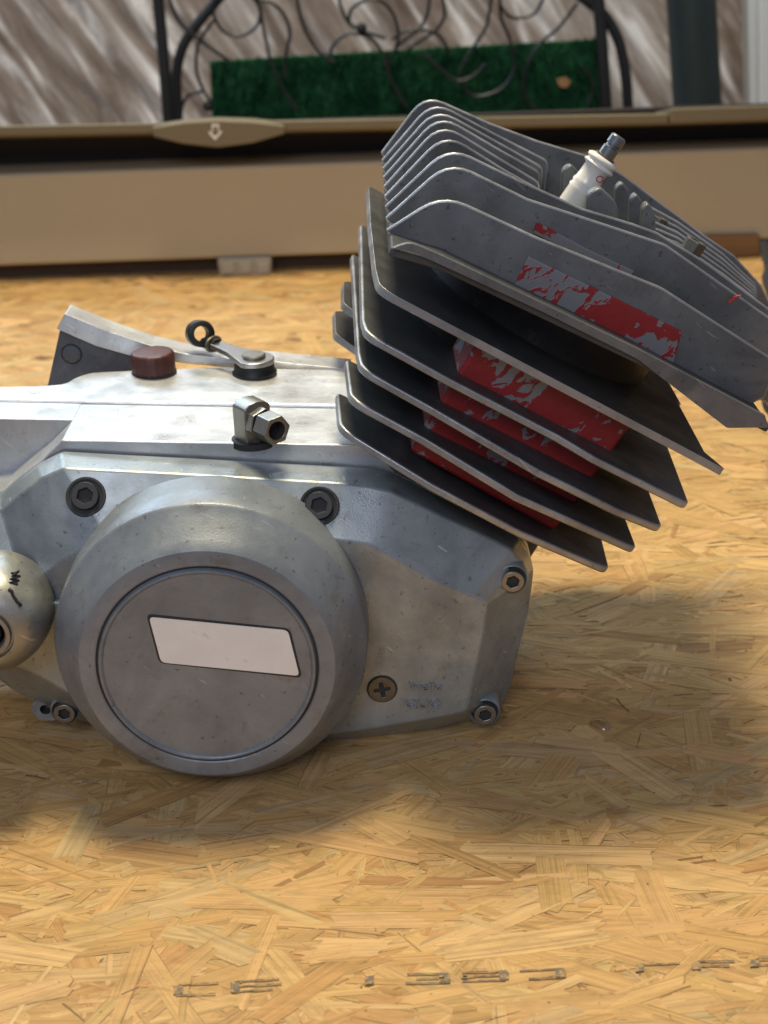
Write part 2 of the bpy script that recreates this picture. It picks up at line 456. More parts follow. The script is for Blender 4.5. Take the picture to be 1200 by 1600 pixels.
case = [Vector((p.x, YO+.0058, ZT(p.x) if 4 <= i <= 9 else p.z)) for i, p in enumerate(outer)]
front_case = pr(case, (0, .610-YO-.0058, 0))
crank = empty('crankcase', (0, 0, 0)); crank.parent = eng; crank.location = -ROOT
part('front_half', front_case, M['case'], crank, bevel=.0008, ang=30)
YJ = .610
x0 = -.215
def strip(xs, y0, y1, zb=.012):
    pts = [Vector((x, y0, ZT(x))) for x in xs]
    return pr([Vector((xs[0], y0, zb))]+pts+[Vector((xs[-1], y0, zb))], (0, y1-y0, 0))
part('side_block', strip([x0, -.16, case[4].x], .589, YJ), M['case'], crank, smooth=False)
part('case_gasket', pr([Vector((x0, YJ, .02)), Vector((x0, YJ, ZT(x0)-.003)), Vector((.02, YJ, ZT(.02)-.003)), Vector((.02, YJ, .02))], (0, .0040, 0)), M['gasket'], crank, smooth=False)
# rear half : outline on the top plane, extruded down
def PT(x, y):
    n = Vector((.055, 0, 1)).normalized(); return PP(x, y, n, Vector((-.09, 0, .1325)))
rp = [PT(-70, 604), PT(60, 602), PT(100, 599), PT(118, 588), PT(140, 581), PT(200, 578), PT(330, 573), PT(545, 577), PT(640, 580)]
fr = [Vector((p.x, YJ+.0040, ZT(p.x))) for p in (rp[-1], rp[5], rp[0])]
part('rear_half', pr(rounded(rp+fr, [0, .004, .004, .004, .004, .003, 0, 0, 0, 0, 0, 0]), (0, 0, -.11)), M['case'], crank, bevel=.0016, ang=30)
bm = bmesh.new(); box(bm, -.14, .03, .568, .655, 0.0, .03)
part('sump', bm, M['shade_alu'], crank, bevel=.004)
# cylinder seat hidden under the lowest fin
TH = math.radians(30); AX = Vector((math.sin(TH), 0, math.cos(TH))); UX = Vector((math.cos(TH), 0, -math.sin(TH)))
def US(u, s, Y): return UX*u+AX*s+Vector((0, Y, 0))

# --- round clutch housing on the cover
DC = Vector((-.0703, 0, .0637))
part('round_housing', lathe(bmesh.new(), [(.0628, .542), (.0624, .530), (.0620, .5172), (.0616, .5163), (.0609, .5156), (.0578, .5120),
     (.0525, .5040), (.0508, .5015), (.0494, .5002), (.0480, .5000), (.0436, .5000), (.0431, .5003), (.0429, .5016), (.0423, .5016),
     (.0421, .5000), (.0417, .4992), (.0409, .4990), (.0404, .4994), (.0400, .5000), (0, .5000)], DC, (0, 1, 0), 128), M['disc'], cov, ang=28)
part('groove', lathe(bmesh.new(), [(.0422, .5008), (.0431, .5008)], DC, (0, 1, 0), 128), M['gasket'], cov)
lb = [PY(233, 963, .5), PY(450, 984, .5), PY(468, 1055, .5), PY(252, 1034, .5)]
def grow(p, k, y): c = sum((Vector(q) for q in p), Vector())/len(p); return [Vector((c.x+(q.x-c.x)*(1+k), y, c.z+(q.z-c.z)*(1+k*2.4))) for q in p]
part('label_recess', pr(rounded(grow(lb, .035, .4998), .0024), (0, .0002, 0)), M['gasket'], cov, smooth=False)
part('label_plate', pr(rounded(lb, .002), (0, .0003, 0)), M['label'], cov, smooth=False)
for o in cov.children:
    if o.name.startswith('label_plate'): o.location.y -= .0006
# scratches are left to the material
# --- polished shaft boss at left
BC = PY(2, 940, .534); BC.y = 0
bs = part('shaft_boss', lathe(bmesh.new(), [(.0222, .536), (.0222, .525), (.0216, .519), (.0200, .5130), (.0170, .5085), (.0132, .5062), (.0112, .5058), (.0108, .5072),
     (.0100, .5072), (.0096, .5056), (.0080, .5056), (.0074, .5064), (.0070, .509), (.0070, .520), (0, .520)], BC, (0, 1, 0), 64), M['polish'], cov, ang=40)
part('shaft', lathe(bmesh.new(), [(.0058, .519), (.0058, .5075), (.0052, .507), (.0036, .507), (.0034, .510), (0, .510)], BC, (0, 1, 0), 32), M['black_steel'], cov)
bm = pr([PY(70, 935, .534), PY(97, 934, .534), PY(96, 975, .534), PY(70, 978, .534)], (0, -.004, 0))
part('rib', bm, M['cover'], cov, bevel=.001)
# black marker scribble hugging the boss
def onboss(x, y):
    d = ray(x, y); prof = [(.0222, .536), (.0222, .525), (.0216, .519), (.0200, .5130), (.0170, .5085), (.0132, .5062), (.0112, .5058)]
    t = .46
    while t < .7:
        p = CP+d*t; r = math.hypot(p.x-BC.x, p.z-BC.z)
        for (r0, y0), (r1, y1) in zip(prof, prof[1:]):
            if y1 <= p.y <= y0 and r <= r1+(r0-r1)*(p.y-y1)/(y0-y1): return p
        t += .0002
    return PY(x, y, .52)
bm = bmesh.new()
for pl in ([(18, 897), (28, 893), (20, 901), (30, 900), (17, 906), (28, 907), (16, 911), (27, 913)], [(13, 921), (18, 924), (20, 931), (27, 941), (33, 946), (29, 947)]):
    tube(bm, [onboss(*q) for q in pl], .0008, 5)
part('marker_scribble', bm, M['black_ink'], cov, smooth=False)

# --- screws
def socket_screw(px, py, Y, r, mat, depth=.0035, name='socket_screw', tilt=0, ring=True, rm='cover'):
    c = PY(px, py, Y); ax = Vector((0, -1, tilt)).normalized()
    o = part(name, holed(bmesh.new(), c-ax*.004, ax, circ(r), hexl(r*.58, .3), .0016, .0052+depth), M[mat], cov, bevel=.0004, ang=40)
    if ring:
        rr = [(r*1.16, -.001), (r*1.18, depth*.35), (r*1.30, depth*.62), (r*1.42, depth*.45), (r*1.46, -.001), (r*1.5, -.012)]
        part('counterbore', lathe(bmesh.new(), rr, c, ax, 40), M[rm], o, ang=50)
        part('shadow_gap', lathe(bmesh.new(), [(r*.9, .0003), (r*1.2, .0003)], c, ax, 40), M['gasket'], o)
    return o
socket_screw(134, 776, .5428, .0056, 'black_steel', .0012, tilt=.62, rm='shade_alu')
socket_screw(499, 791, .5416, .0056, 'black_steel', .0014, tilt=.60, rm='shade_alu')
socket_screw(800, 903, .5445, .0047, 'zinc', .0028)
socket_screw(757, 1110, .5450, .0047, 'zinc', .0030)
socket_screw(103, 1108, .5480, .0045, 'zinc', .0030)
socket_screw(503, 1158, .5480, .0045, 'zinc', .0030)
c = PY(597, 1076, YI); ax = Vector((0, -1, 0))
o = part('cross_screw', holed(bmesh.new(), c-ax*.003, ax, circ(.0058), cross(.0034, .0009, .15), .0008, .0042), M['brass'], cov, bevel=.0003, ang=40)
part('shadow_gap', lathe(bmesh.new(), [(.0055, .0003), (.0064, .0003)], c, ax, 40), M['gasket'], o)
# lug with a hole at the lower left
lugp = [PY(*q, .556) for q in ((50, 1096), (90, 1090), (120, 1105), (112, 1122), (88, 1126), (62, 1126), (50, 1114))]
lc = PY(71, 1109, .556)
bm = bmesh.new()
a_, u_, v_ = frame((0, -1, 0))
loop = [((p-lc).dot(u_), (p-lc).dot(v_)) for p in rounded(lugp, .003)]
holed(bm, lc+Vector((0, .004, 0)), (0, -1, 0), loop, circ(.0024, 20), .0039, .004)
part('lug', bm, M['cover'], cov, bevel=.0004)
# cast lettering beside the level screw
for txt, x, y, size in (('livello', 637, 1078, .0056), ('OLIO', 632, 1105, .0058)):
    me = text_mesh(txt, size, .0009)
    p = PY(x, y, YI-.0004); me.transform(Matrix.Translation(p) @ Matrix.Rotation(math.radians(2), 4, 'Y') @ Matrix.Rotation(math.pi/2, 4, 'X') @ Matrix.Diagonal((1.12, .9, 1, 1)))
    link('cast_lettering', me, M['cover'], cov, smooth=False)

# --- rear bracket with sloped plate
br = empty('rear_bracket', (0, 0, 0)); br.parent = eng; br.location = -ROOT
Yb = .668
part('bracket_block', pr([PY(*q, Yb+.003) for q in ((94, 512), (150, 535), (207, 555), (240, 566), (240, 640), (66, 640))], (0, .02, 0)), M['bracket'], br, bevel=.001)
part('bracket_plate', pr(rounded([PY(*q, Yb) for q in ((88, 514), (101, 490), (170, 518), (236, 540), (290, 553), (345, 559), (430, 565), (548, 577), (548, 590), (345, 574), (275, 566), (207, 557), (150, 541))], .0006), (0, .016, 0)), M['case'], br, bevel=.0008)
c = PY(112, 553, Yb+.003)
part('cast_disc', lathe(bmesh.new(), [(.0042, -.001), (.0042, .0006), (.0036, .0009), (0, .0009)], c, (0, -1, 0), 28), M['bracket'], br)
part('cast_ring', lathe(bmesh.new(), [(.0044, .0002), (.0050, .0002)], c, (0, -1, 0), 28), M['gasket'], br)

# --- red filler cap
c = PT(241, 582)
o = part('oil_cap', lathe(bmesh.new(), [(.0097, -.001), (.0099, .0008), (.0099, .0090), (.0092, .0100), (.0080, .0102), (0, .0106)], c, (0, 0, 1), 72,
     rad=lambda i, n: 1+.012*(1 if (i//2) % 2 else -1)), M['redcap'], ang=50)
part('cap_seal', lathe(bmesh.new(), [(.0104, -.001), (.0104, .0007), (.009, .0007)], c, (0, 0, 1), 40), M['gasket'], o)

# --- clutch lever
lev = empty('clutch_lever', (0, 0, 0)); lev.parent = eng; lev.location = -ROOT
c = PT(398, 584)
part('lever_hub', lathe(bmesh.new(), [(.0102, -.001), (.0104, .0012), (.0096, .0022), (.0092, .0050), (.0085, .0052)], c, (0, 0, 1), 48), M['black_steel'], lev)
top = c+Vector((0, 0, .0052)); eye = PY(318, 533, .672)
dirv = (eye-top); dirv.z *= .9
sd = Vector((-dirv.y, dirv.x, 0)).normalized()
def bar(p, q, w0, w1, t):
    return [p+sd*w0, q+sd*w1, q-sd*w1, p-sd*w0]
arc = []
for k in range(13):
    a = -math.pi/2+math.pi*k/12
    d_ = Vector((dirv.x, dirv.y, 0)).normalized()
    arc.append(top-d_*.0096*math.cos(a)+sd*(.0096*math.sin(a)))
p1 = top+dirv*.42; p2 = top+dirv*.86
pl = arc+[p1+sd*.0046, p2+sd*.0036, p2-sd*.0036, p1-sd*.0046]
part('lever_arm', pr(pl, (0, 0, .0026)), M['steel'], lev, bevel=.0006)
part('lever_pin', lathe(bmesh.new(), [(.0056, 0), (.0056, .0040), (.0050, .0046), (0, .0047)], top, (0, 0, 1), 36), M['zinc'], lev)
bm = bmesh.new(); bd = top+dirv*.80
tube(bm, [bd+sd*(.0050*math.cos(t))+Vector((0, 0, .0013+.0030*math.sin(t))) for t in [2*math.pi*k/20 for k in range(21)]], .0009, 7, False)
part('wire_clip', bm, M['brass'], lev)
bm = bmesh.new(); ec = eye+Vector((-.0015, .001, .0035))
ring_n = Vector((.35, -1, .25)).normalized(); a_, u_, v_ = frame(ring_n)
lathe(bm, [(.0036, -.0040), (.0058, -.0040), (.0064, -.0034), (.0064, .0034), (.0058, .0040), (.0036, .0040), (.0036, -.0040)], ec, ring_n, 32)
part('lever_eye', bm, M['black_steel'], lev, ang=50)
bm = bmesh.new(); tube(bm, spline([top+dirv*.74+Vector((0, 0, .001)), top+dirv*.86+Vector((0, 0, .001)), ec-v_*.0045+Vector((.001, 0, 0))], 5), [.0034, .0033, .0032, .0031, .003, .003, .0029, .0028, .0027, .0026, .0025], 10)
part('lever_neck', bm, M['black_steel'], lev)

# --- adjuster block with nut and bolt
adj = empty('cable_adjuster', (0, 0, 0)); adj.parent = eng; adj.location = -ROOT
c = PT(396, 686); d1 = Vector((.58, -.81, 0)).normalized(); d2 = Vector((d1.y*-1, d1.x, 0))
d2 = Vector((.81, .58, 0)).normalized()
h = .0175; hw, hd = .0062, .0050
prof = [(-hw, 0), (hw, 0), (hw, h*.86), (hw*.6, h*.97), (0, h), (-hw*.6, h*.97), (-hw, h*.86)]
part('adjuster_block', pr([c+d2*a+Vector((0, 0, b))-d1*hd for a, b in prof], d1*hd*2), M['zinc'], adj, bevel=.0007, ang=30)
bc = c+d1*hd+Vector((0, 0, h*.52))
part('lock_nut', holed(bmesh.new(), bc, d1, hexl(.0066, .3), circ(.0030, 18), .001, .0042), M['zinc'], adj, bevel=.0005)
part('thread', lathe(bmesh.new(), [(.0033, 0), (.0033, .008)], bc, d1, 20), M['black_steel'], adj)
part('hex_bolt', holed(bmesh.new(), bc+d1*.0058, d1, hexl(.0064, .1), circ(.0037, 22), .006, .0085), M['zinc'], adj, bevel=.0006)
part('block_seat', lathe(bmesh.new(), [(.0093, -.002), (.0090, .0006), (.006, .0006)], c, (0, 0, 1), 32), M['shade_alu'], adj)

# --- cylinder
cyl = empty('cylinder', (0, 0, 0)); cyl.parent = eng; cyl.location = -ROOT
FT = .0032
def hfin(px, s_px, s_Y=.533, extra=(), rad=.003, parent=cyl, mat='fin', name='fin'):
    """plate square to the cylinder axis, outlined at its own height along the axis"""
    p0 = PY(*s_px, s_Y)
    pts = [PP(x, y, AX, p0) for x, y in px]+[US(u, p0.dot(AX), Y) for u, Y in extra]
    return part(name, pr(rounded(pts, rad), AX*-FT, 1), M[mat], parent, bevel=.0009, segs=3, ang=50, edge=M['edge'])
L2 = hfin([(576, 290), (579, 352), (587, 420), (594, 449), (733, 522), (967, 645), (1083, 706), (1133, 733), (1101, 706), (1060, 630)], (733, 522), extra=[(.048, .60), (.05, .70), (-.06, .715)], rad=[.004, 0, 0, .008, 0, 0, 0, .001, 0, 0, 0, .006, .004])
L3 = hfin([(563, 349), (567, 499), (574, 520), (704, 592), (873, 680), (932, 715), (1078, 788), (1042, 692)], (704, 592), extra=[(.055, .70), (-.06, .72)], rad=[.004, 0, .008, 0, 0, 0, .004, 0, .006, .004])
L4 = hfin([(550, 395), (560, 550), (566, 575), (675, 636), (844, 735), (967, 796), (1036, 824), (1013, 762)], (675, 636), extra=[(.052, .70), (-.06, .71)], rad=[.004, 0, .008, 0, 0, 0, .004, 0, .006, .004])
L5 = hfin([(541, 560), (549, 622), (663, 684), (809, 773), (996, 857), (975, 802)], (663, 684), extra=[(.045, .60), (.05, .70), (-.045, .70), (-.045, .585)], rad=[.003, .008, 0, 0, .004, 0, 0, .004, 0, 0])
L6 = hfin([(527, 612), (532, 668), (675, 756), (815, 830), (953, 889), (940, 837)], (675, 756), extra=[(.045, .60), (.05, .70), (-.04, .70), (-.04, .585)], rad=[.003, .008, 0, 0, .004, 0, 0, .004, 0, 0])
# short rear tongues of the two lowest fins seen past the left edge
s5 = PY(663, 684, .533).dot(AX); s6 = PY(675, 756, .533).dot(AX)
for s, px in ((s5, [(537, 440), (537, 474), (562, 492), (600, 500), (600, 440)]), (s6, [(523, 486), (525, 522), (560, 546), (600, 566), (600, 486)])):
    pts = [PP(x, y, AX, AX*s) for x, y in px]
    part('fin_tongue', pr(rounded(pts, .003), AX*-FT, 1), M['fin'], cyl, bevel=.0008, ang=50, edge=M['edge'])
sB = s6-.022; sH = PY(614, 387, .522).dot(AX)
ub = -.022
def onax(s): return UX*ub+AX*s+Vector((0, .622, 0))
part('barrel', lathe(bmesh.new(), [(.054, sB-.03), (.054, sH)], UX*ub+Vector((0, .622, 0)), AX, 64), M['shade_alu'], cyl)
# flat painted pad across the fins
pad = [PY(640, 706, .546), PY(752, 522, .546), PY(1000, 648, .546), PY(866, 832, .546)]
part('painted_pad', pr(pad, (0, .05, 0)), M['paint'], cyl, bevel=.002)

# --- cylinder head
head = empty('cylinder_head', (0, 0, 0)); head.parent = eng; head.location = -ROOT
PLQ = [PY(612, 386, .5245), PY(692, 409, .5245), PY(992, 552, .5245), PY(1120, 620, .5245), PY(1205, 665, .5245)]
def plate_z(X):
    for a, b in zip(PLQ, PLQ[1:]):
        if X <= b.x or b is PLQ[-1]: return a.z+(b.z-a.z)*(X-a.x)/(b.x-a.x)
part('base_plate', pr(PLQ+[p-Vector((.0015, 0, .003)) for p in PLQ[::-1]], (0, .187, 0)), M['fin'], head, bevel=.0008)
part('combustion_dome', lathe(bmesh.new(), [(.062, 0), (.058, .006), (.034, .012), (.020, .013), (0, .013)], UX*-.02+AX*sH+Vector((0, .622, 0)), AX, 48), M['headfin'], head)
HT = .0024
def vfin(px, Y, left=True, right_u=.074, rad=None, name='fin', lo=0.0, left_u=-.107, thick=HT):
    top_ = [PY(x, y, Y) for x, y in px]
    pts = []
    r = []
    if left: x_ = US(left_u, sH, Y).x; pts.append(Vector((x_, Y, plate_z(x_)+.0005))); r.append(0)
    pts += top_; r += rad if rad else [0]*len(top_)
    q = top_[-1]
    if left: ur = max(right_u, q.dot(UX)-.002) if right_u else q.dot(UX)
    else: ur = q.dot(UX)
    xr = US(ur, sH, Y).x if left and right_u else q.x-.004
    xl = US(left_u, sH, Y).x if left else top_[0].x-.002
    pts += [Vector((x, Y, plate_z(x)-.001)) for x in [xr]+[k.x for k in PLQ[::-1] if xl < k.x < xr]]; r += [0]*(len(pts)-len(r))
    if not left: pts.append(Vector((xl, Y, plate_z(xl)-.001))); r.append(0)
    return part(name, pr(rounded(pts, r), (0, thick, 0), 1), M['headfin'], head, bevel=.0008, segs=3, ang=50, edge=M['edge'])
YF = [.706-.0200*k for k in range(9)]
R0 = .010
vfin([(664, 147), (765, 192), (840, 220), (930, 247), (975, 274), (1100, 367), (1148, 400), (1190, 446), (1215, 500)], YF[0], rad=[R0, 0, 0, 0, 0, 0, 0, 0, 0])
# middle fins : each runs to the plug well, then again right of it
for k, (cxy, mxy, exy) in enumerate([((676, 157), (770, 207), (858, 252)), ((681, 168), (775, 220), (850, 262)), ((686, 178), (780, 233), (846, 270)),
                                     ((689, 191), (785, 250), (845, 286)), ((695, 207), (790, 266), (850, 300))], 1):
    Y = YF[k]
    vfin([cxy, mxy, exy], Y, right_u=None, rad=[R0, 0, .003])
    f_ = k/7
    xs = [985+6*k, 1060, 1130, 1185]
    t0 = {985: 288, 1060: 338, 1130: 388, 1185: 440}
    a0 = [288+(xs[0]-985)*.7, 338, 388, 442]; a7 = [366+(xs[0]-985)*.3, 396, 443, 480]
    vfin([(x, y0*(1-f_)+y1*f_+(6 if j == 0 else 0)) for j, (x, y0, y1) in enumerate(zip(xs, a0, a7))], Y, left=False, rad=[.006, 0, 0, .003])
vfin([(701, 228), (810, 281), (910, 326), (990, 350), (1028, 364), (1100, 408), (1215, 492)], YF[6], rad=[R0, 0, 0, 0, 0, 0, 0])
vfin([(702, 251), (825, 311), (950, 352), (1040, 382), (1100, 424), (1215, 505)], YF[7], rad=[R0, 0, 0, .002, 0, 0])
vfin([(692, 303), (837, 370), (1035, 450), (1215, 566), (1196, 622), (1165, 636)], YF[8], rad=[R0, 0, .002, 0, 0, .004], right_u=None)
# front wall of the head
fw = [PY(*q, .522) for q in ((613, 388), (640, 378), (692, 400), (992, 543), (1196, 650), (1200, 668), (1136, 669), (1062, 612), (995, 560), (850, 488), (692, 415), (645, 394))]
part('fin', pr(rounded(fw, [.001, .004, 0, 0, 0, 0, .001, 0, 0, 0, 0, 0]), (0, HT, 0)), M['headfin'], head, bevel=.0008, segs=3, ang=50, edge=M['edge'])
# painted patches on the two front head fins
part('painted_patch', pr([PY(*q, YF[8]-.0008) for q in ((825, 400), (935, 453), (1066, 518), (1050, 580), (930, 520), (800, 455))], (0, .003, 0)), M['paint'], head, bevel=.0006)
part('painted_patch', pr([PY(*q, YF[7]-.0012) for q in ((838, 346), (920, 390), (992, 424), (985, 434), (900, 398), (834, 366))], (0, .003, 0)), M['paint'], head, bevel=.0006)
bm = pr([PY(*q, YF[7]-.0005) for q in ((1137, 472), (1146, 464), (1158, 461), (1150, 467), (1140, 475))], (0, .0008, 0))
part('paint_smear', bm, M['redprint'], head, smooth=False)
# bosses and nuts round the plug well
for (x, y, Y, wd, hh) in ((892, 262, .648, 30, 60), (938, 298, .598, 44, 40), (972, 290, .640, 22, 50), (994, 308, .615, 20, 50), (1012, 322, .596, 20, 46)):
    pts = [PY(x-wd*.55, y+hh, Y), PY(x-wd*.45, y+4, Y), PY(x, y-6, Y), PY(x+wd*.6, y+wd*.45, Y), PY(x+wd*.7, y+hh+10, Y)]
    part('boss', pr(rounded(pts, [0, .003, .002, .003, 0]), (0, .006, 0)), M['headfin'], head, bevel=.0010, segs=3, ang=45)
c = PY(1086, 381, .60)
part('head_nut', holed(bmesh.new(), c-AX*.012, AX, hexl(.0048), circ(.0026, 18), .002, .0135), M['oldnut'], head, bevel=.0005)
c2 = PY(1030, 340, .66)
part('head_nut', holed(bmesh.new(), c2-AX*.012, AX, hexl(.0048), circ(.0026, 18), .002, .0125), M['oldnut'], head, bevel=.0005)

# --- spark plug
pl = empty('spark_plug', (0, 0, 0)); pl.parent = eng; pl.location = -ROOT
YP = .622
pt = PY(968, 213, YP); pb = PY(905, 303, YP); pa = (pt-pb).normalized(); LP = (pt-pb).length
ir = .0066
part('insulator', lathe(bmesh.new(), [(.0060, -.014), (.0060, LP*.04), (.0064, LP*.08), (.0058, LP*.12), (.0064, LP*.16), (.0058, LP*.21), (.0056, LP*.30), (.0056, LP*.44),
     (.0070, LP*.47), (.0072, LP*.49), (.0062, LP*.52), (.0062, LP*.54), (.0070, LP*.56), (.0070, LP*.60), (.0056, LP*.63), (.004, LP*.64)], pb, pa, 40), M['porcelain'], pl, ang=60)
part('terminal_collar', lathe(bmesh.new(), [(.0044, LP*.62), (.0046, LP*.66), (.0034, LP*.67)], pb, pa, 28), M['brass'], pl)
part('terminal', lathe(bmesh.new(), [(.0036, LP*.64), (.0036, LP*.80), (.0030, LP*.815), (.0030, LP*.84), (.0035, LP*.86), (.0035, LP*.975), (.0028, LP), (0, LP)], pb, pa, 28), M['term'], pl)
part('plug_hex', holed(bmesh.new(), pb-pa*.022, pa, hexl(.0118), circ(.0070, 24), .002, .012), M['zinc'], pl, bevel=.0006)
me = text_mesh('CHAMPION', .0042, .00005)
a_ = pa; u_ = (Vector((0, -1, 0))-a_*Vector((0, -1, 0)).dot(a_)).normalized(); v_ = a_.cross(u_)
for v in me.vertices:
    t = v.co.x/.0057+.10
    v.co = pb+a_*(LP*.305+v.co.y)+(u_*math.cos(t)+v_*math.sin(t))*(.00572+v.co.z)
link('plug_lettering', me, M['redprint'], pl, smooth=False)

# ------------------------------------------------------------------ background : long beige box
YB = 1.35
zb = PY(560, 397, YB).z; zp = PY(560, 252, YB).z; zl = PY(560, 207, 1.325).z; zl1 = PY(560, 190, 1.325).z
beige = simple('beige_plastic', (.47, .405, .275), .5, 0, .05, 12, .05)
lidm = simple('brown_beige_lid', (.15, .122, .074), .55, 0, .08, 14, .05)
recess_shade = simple('dark_recess_shade', (.018, .014, .012), .7, 0, .2, 30)  # near-black colour stands in for the shade under the lid
bx = empty('storage_box', (0, YB+.07, 0), 'long beige plastic box with overhanging lid behind the engine', 'box')
def bpart(name, bm, mat, parent=None, **k): return fin(name, bm, mat, parent or bx, **k)
bm = bmesh.new(); box(bm, -.75, .75, YB, YB+.16, zb, zp); bpart('body', bm, beige, bevel=.004)
bm = bmesh.new(); box(bm, -.75, .75, YB+.045, YB+.055, zp-.002, zl+.001); bpart('neck', bm, recess_shade)
def lidp(bm, xa, xb, y0, za, zc):
    t = .18*math.tan(math.radians(11))       # the lid slopes down towards the wall
    return prism(bm, [(xa, y0, za), (xa, y0, zc), (xa, y0+.18, zc-t), (xa, y0+.18, za-t)], (xb-xa, 0, .0 if xa > 0 else -.016))
bm = bmesh.new(); lidp(bm, -.75, .262, 1.322, zl+.0145, zl1+.0145); lid = bpart('lid', bm, lidm, bevel=.002)
bm = bmesh.new(); lidp(bm, .2625, .75, 1.319, zl-.001, zl1+.003); bpart('lid_end', bm, lidm, bevel=.002)
def lp(x, y): return PY(x, y, 1.316)
tabp = rounded([lp(237, 199), lp(290, 191), lp(340, 188), lp(395, 190), lp(444, 196), lp(446, 209), lp(395, 224), lp(340, 231), lp(285, 225), lp(239, 214)], .002)
bpart('lid_tab', pr(tabp, (0, .02, 0)), lidm, bevel=.002)
ar = [(331, 194), (342, 194), (342, 205), (348, 205), (336, 219), (325, 206), (331, 206)]
bm = bmesh.new()
ap = [PY(x, y, 1.3155) for x, y in ar]
cen = sum(ap, Vector())/7
inn = [cen+(p-cen)*.66 for p in ap]
vo = [bm.verts.new(p) for p in ap]; vi = [bm.verts.new(p) for p in inn]
for i in range(7): bm.faces.new((vo[i], vo[(i+1) % 7], vi[(i+1) % 7], vi[i]))
bpart('arrow_mark', bm, simple('white_print', (.8, .78, .72), .6), smooth=False)
clipm = simple('pale_grey_plastic', (.42, .38, .30), .4, 0, .1, 40)
cl = [PY(339, 404, YB-.004), PY(424, 402, YB-.004), PY(424, 431, YB-.004), PY(343, 434, YB-.004)]
ck = bpart('clip', pr(cl, (0, .02, 0)), clipm, bevel=.002)
for i in range(3):
    xa = 345+27*i
    bpart('clip_cell', pr([PY(xa, 410, YB-.006), PY(xa+22, 409, YB-.006), PY(xa+22, 428, YB-.006), PY(xa+2, 430, YB-.006)], (0, .004, 0)), clipm, ck, bevel=.0015)
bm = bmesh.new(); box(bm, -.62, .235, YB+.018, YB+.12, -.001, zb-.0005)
tag(fin('wooden_batten', bm, simple('shade_dark_wood', (.06, .035, .02), .7, 0, .3, 30), bevel=.002), 'dark wooden batten lying under the beige box', 'batten')  # wood coloured dark to paint in the shade beneath the box
bm = pr([PY(1090, 368, 1.345), PY(1187, 366, 1.345), PY(1187, 425, 1.345), PY(1090, 432, 1.345)], (0, .09, 0))
for v in bm.verts:
    if v.co.z < .012: v.co.z = .0005
tag(fin('wood_block', bm, M['wood'], bevel=.002), 'brown wooden block propping the right end of the beige box', 'block')
bm = bmesh.new()
R = random.Random(3)
tube(bm, spline([PY(1194, 382, 1.25), PY(1203, 420, 1.15), PY(1201, 440, 1.05), PY(1230, 520, .95), PY(1210, 610, .86), PY(1203, 632, .82), PY(1230, 660, .80)], 10), .0045, 10)
tag(fin('black_cable', bm, simple('black_rubber', (.015, .016, .02), .5)), 'black cable looping at the right edge behind the cylinder', 'cable')

# ------------------------------------------------------------------ background : iron rack
YR = 1.64
iron = simple('black_iron', (.012, .014, .018), .42, .2, .4, 120)
rack = empty('iron_rack', (0, YR, 0), 'black wrought iron rack with scrolls standing behind the beige box', 'rack')
def rpart(name, pts, r, n=8, seg=8, dy=0):
    bm = tube(bmesh.new(), spline([PY(x, y, YR+dy) for x, y in pts], n), r, seg)
    return fin(name, bm, iron, rack, ang=60)
rpart('upright', [(240, -60), (247, 0), (256, 95), (264, 196), (270, 240)], .0064, 4, 10)
rpart('upright', [(360, -25), (333, 8), (308, 38), (287, 70), (276, 112), (277, 160), (281, 240)], .0058, 6, 10, .02)
rpart('upright', [(930, -60), (935, 0), (942, 90), (948, 182), (952, 240)], .0066, 4, 10)
rpart('upright', [(880, -25), (915, 0), (945, 25), (965, 60), (975, 100), (980, 145), (985, 240)], .0060, 6, 10, .02)
for q in ([(262, -15), (270, 12), (285, 40), (325, 72), (360, 96)],
          [(336, 30), (322, 48), (309, 72), (307, 110), (318, 142), (330, 160)],
          [(283, 185), (285, 165), (296, 148), (320, 142)],
          [(340, -10), (332, 12), (345, 45), (372, 57), (400, 42), (407, 15), (395, -5)],
          [(400, -15), (412, 45), (422, 90), (440, 135), (465, 172)],
          [(405, 0), (425, 5), (443, 22), (453, 50), (446, 90), (445, 122)],
          [(462, -15), (466, 8), (476, 45), (499, 82), (522, 96)],
          [(528, -15), (533, 12), (546, 36), (566, 48), (602, 60)],
          [(513, 98), (516, 82), (527, 63), (550, 52), (580, 60), (598, 84)],
          [(545, 32), (549, 15), (565, 3), (590, 0), (612, 18), (622, 50), (618, 80)],
          [(672, -10), (668, 20), (655, 45), (628, 66), (610, 88), (608, 112)],
          [(690, -10), (695, 22), (683, 45), (660, 62), (636, 78)],
          [(612, 62), (630, 50), (655, 46), (685, 55), (703, 82)],
          [(600, 85), (606, 110), (616, 135), (636, 168)],
          [(768, -10), (760, 40), (737, 78), (721, 110), (727, 140), (750, 150), (786, 136), (805, 102), (796, 60), (783, 28), (781, -10)],
          [(783, 10), (795, 25), (812, 28), (836, 20), (852, -10)],
          [(902, 5), (872, 44), (842, 70), (822, 108), (820, 150), (842, 176)],
          [(907, 103), (921, 118), (927, 140), (918, 165)],
          [(655, 80), (680, 100), (712, 125), (740, 118), (758, 100)]):
    rpart('scroll', q, .0020, 8, 6, -.004)
for q in ((565, 44), (325, 166)):
    fin('knot', lathe(bmesh.new(), [(0, -.006), (.004, -.004), (.0058, 0), (.004, .004), (0, .006)], PY(*q, YR-.004), (0, 1, 0), 14), iron, rack)
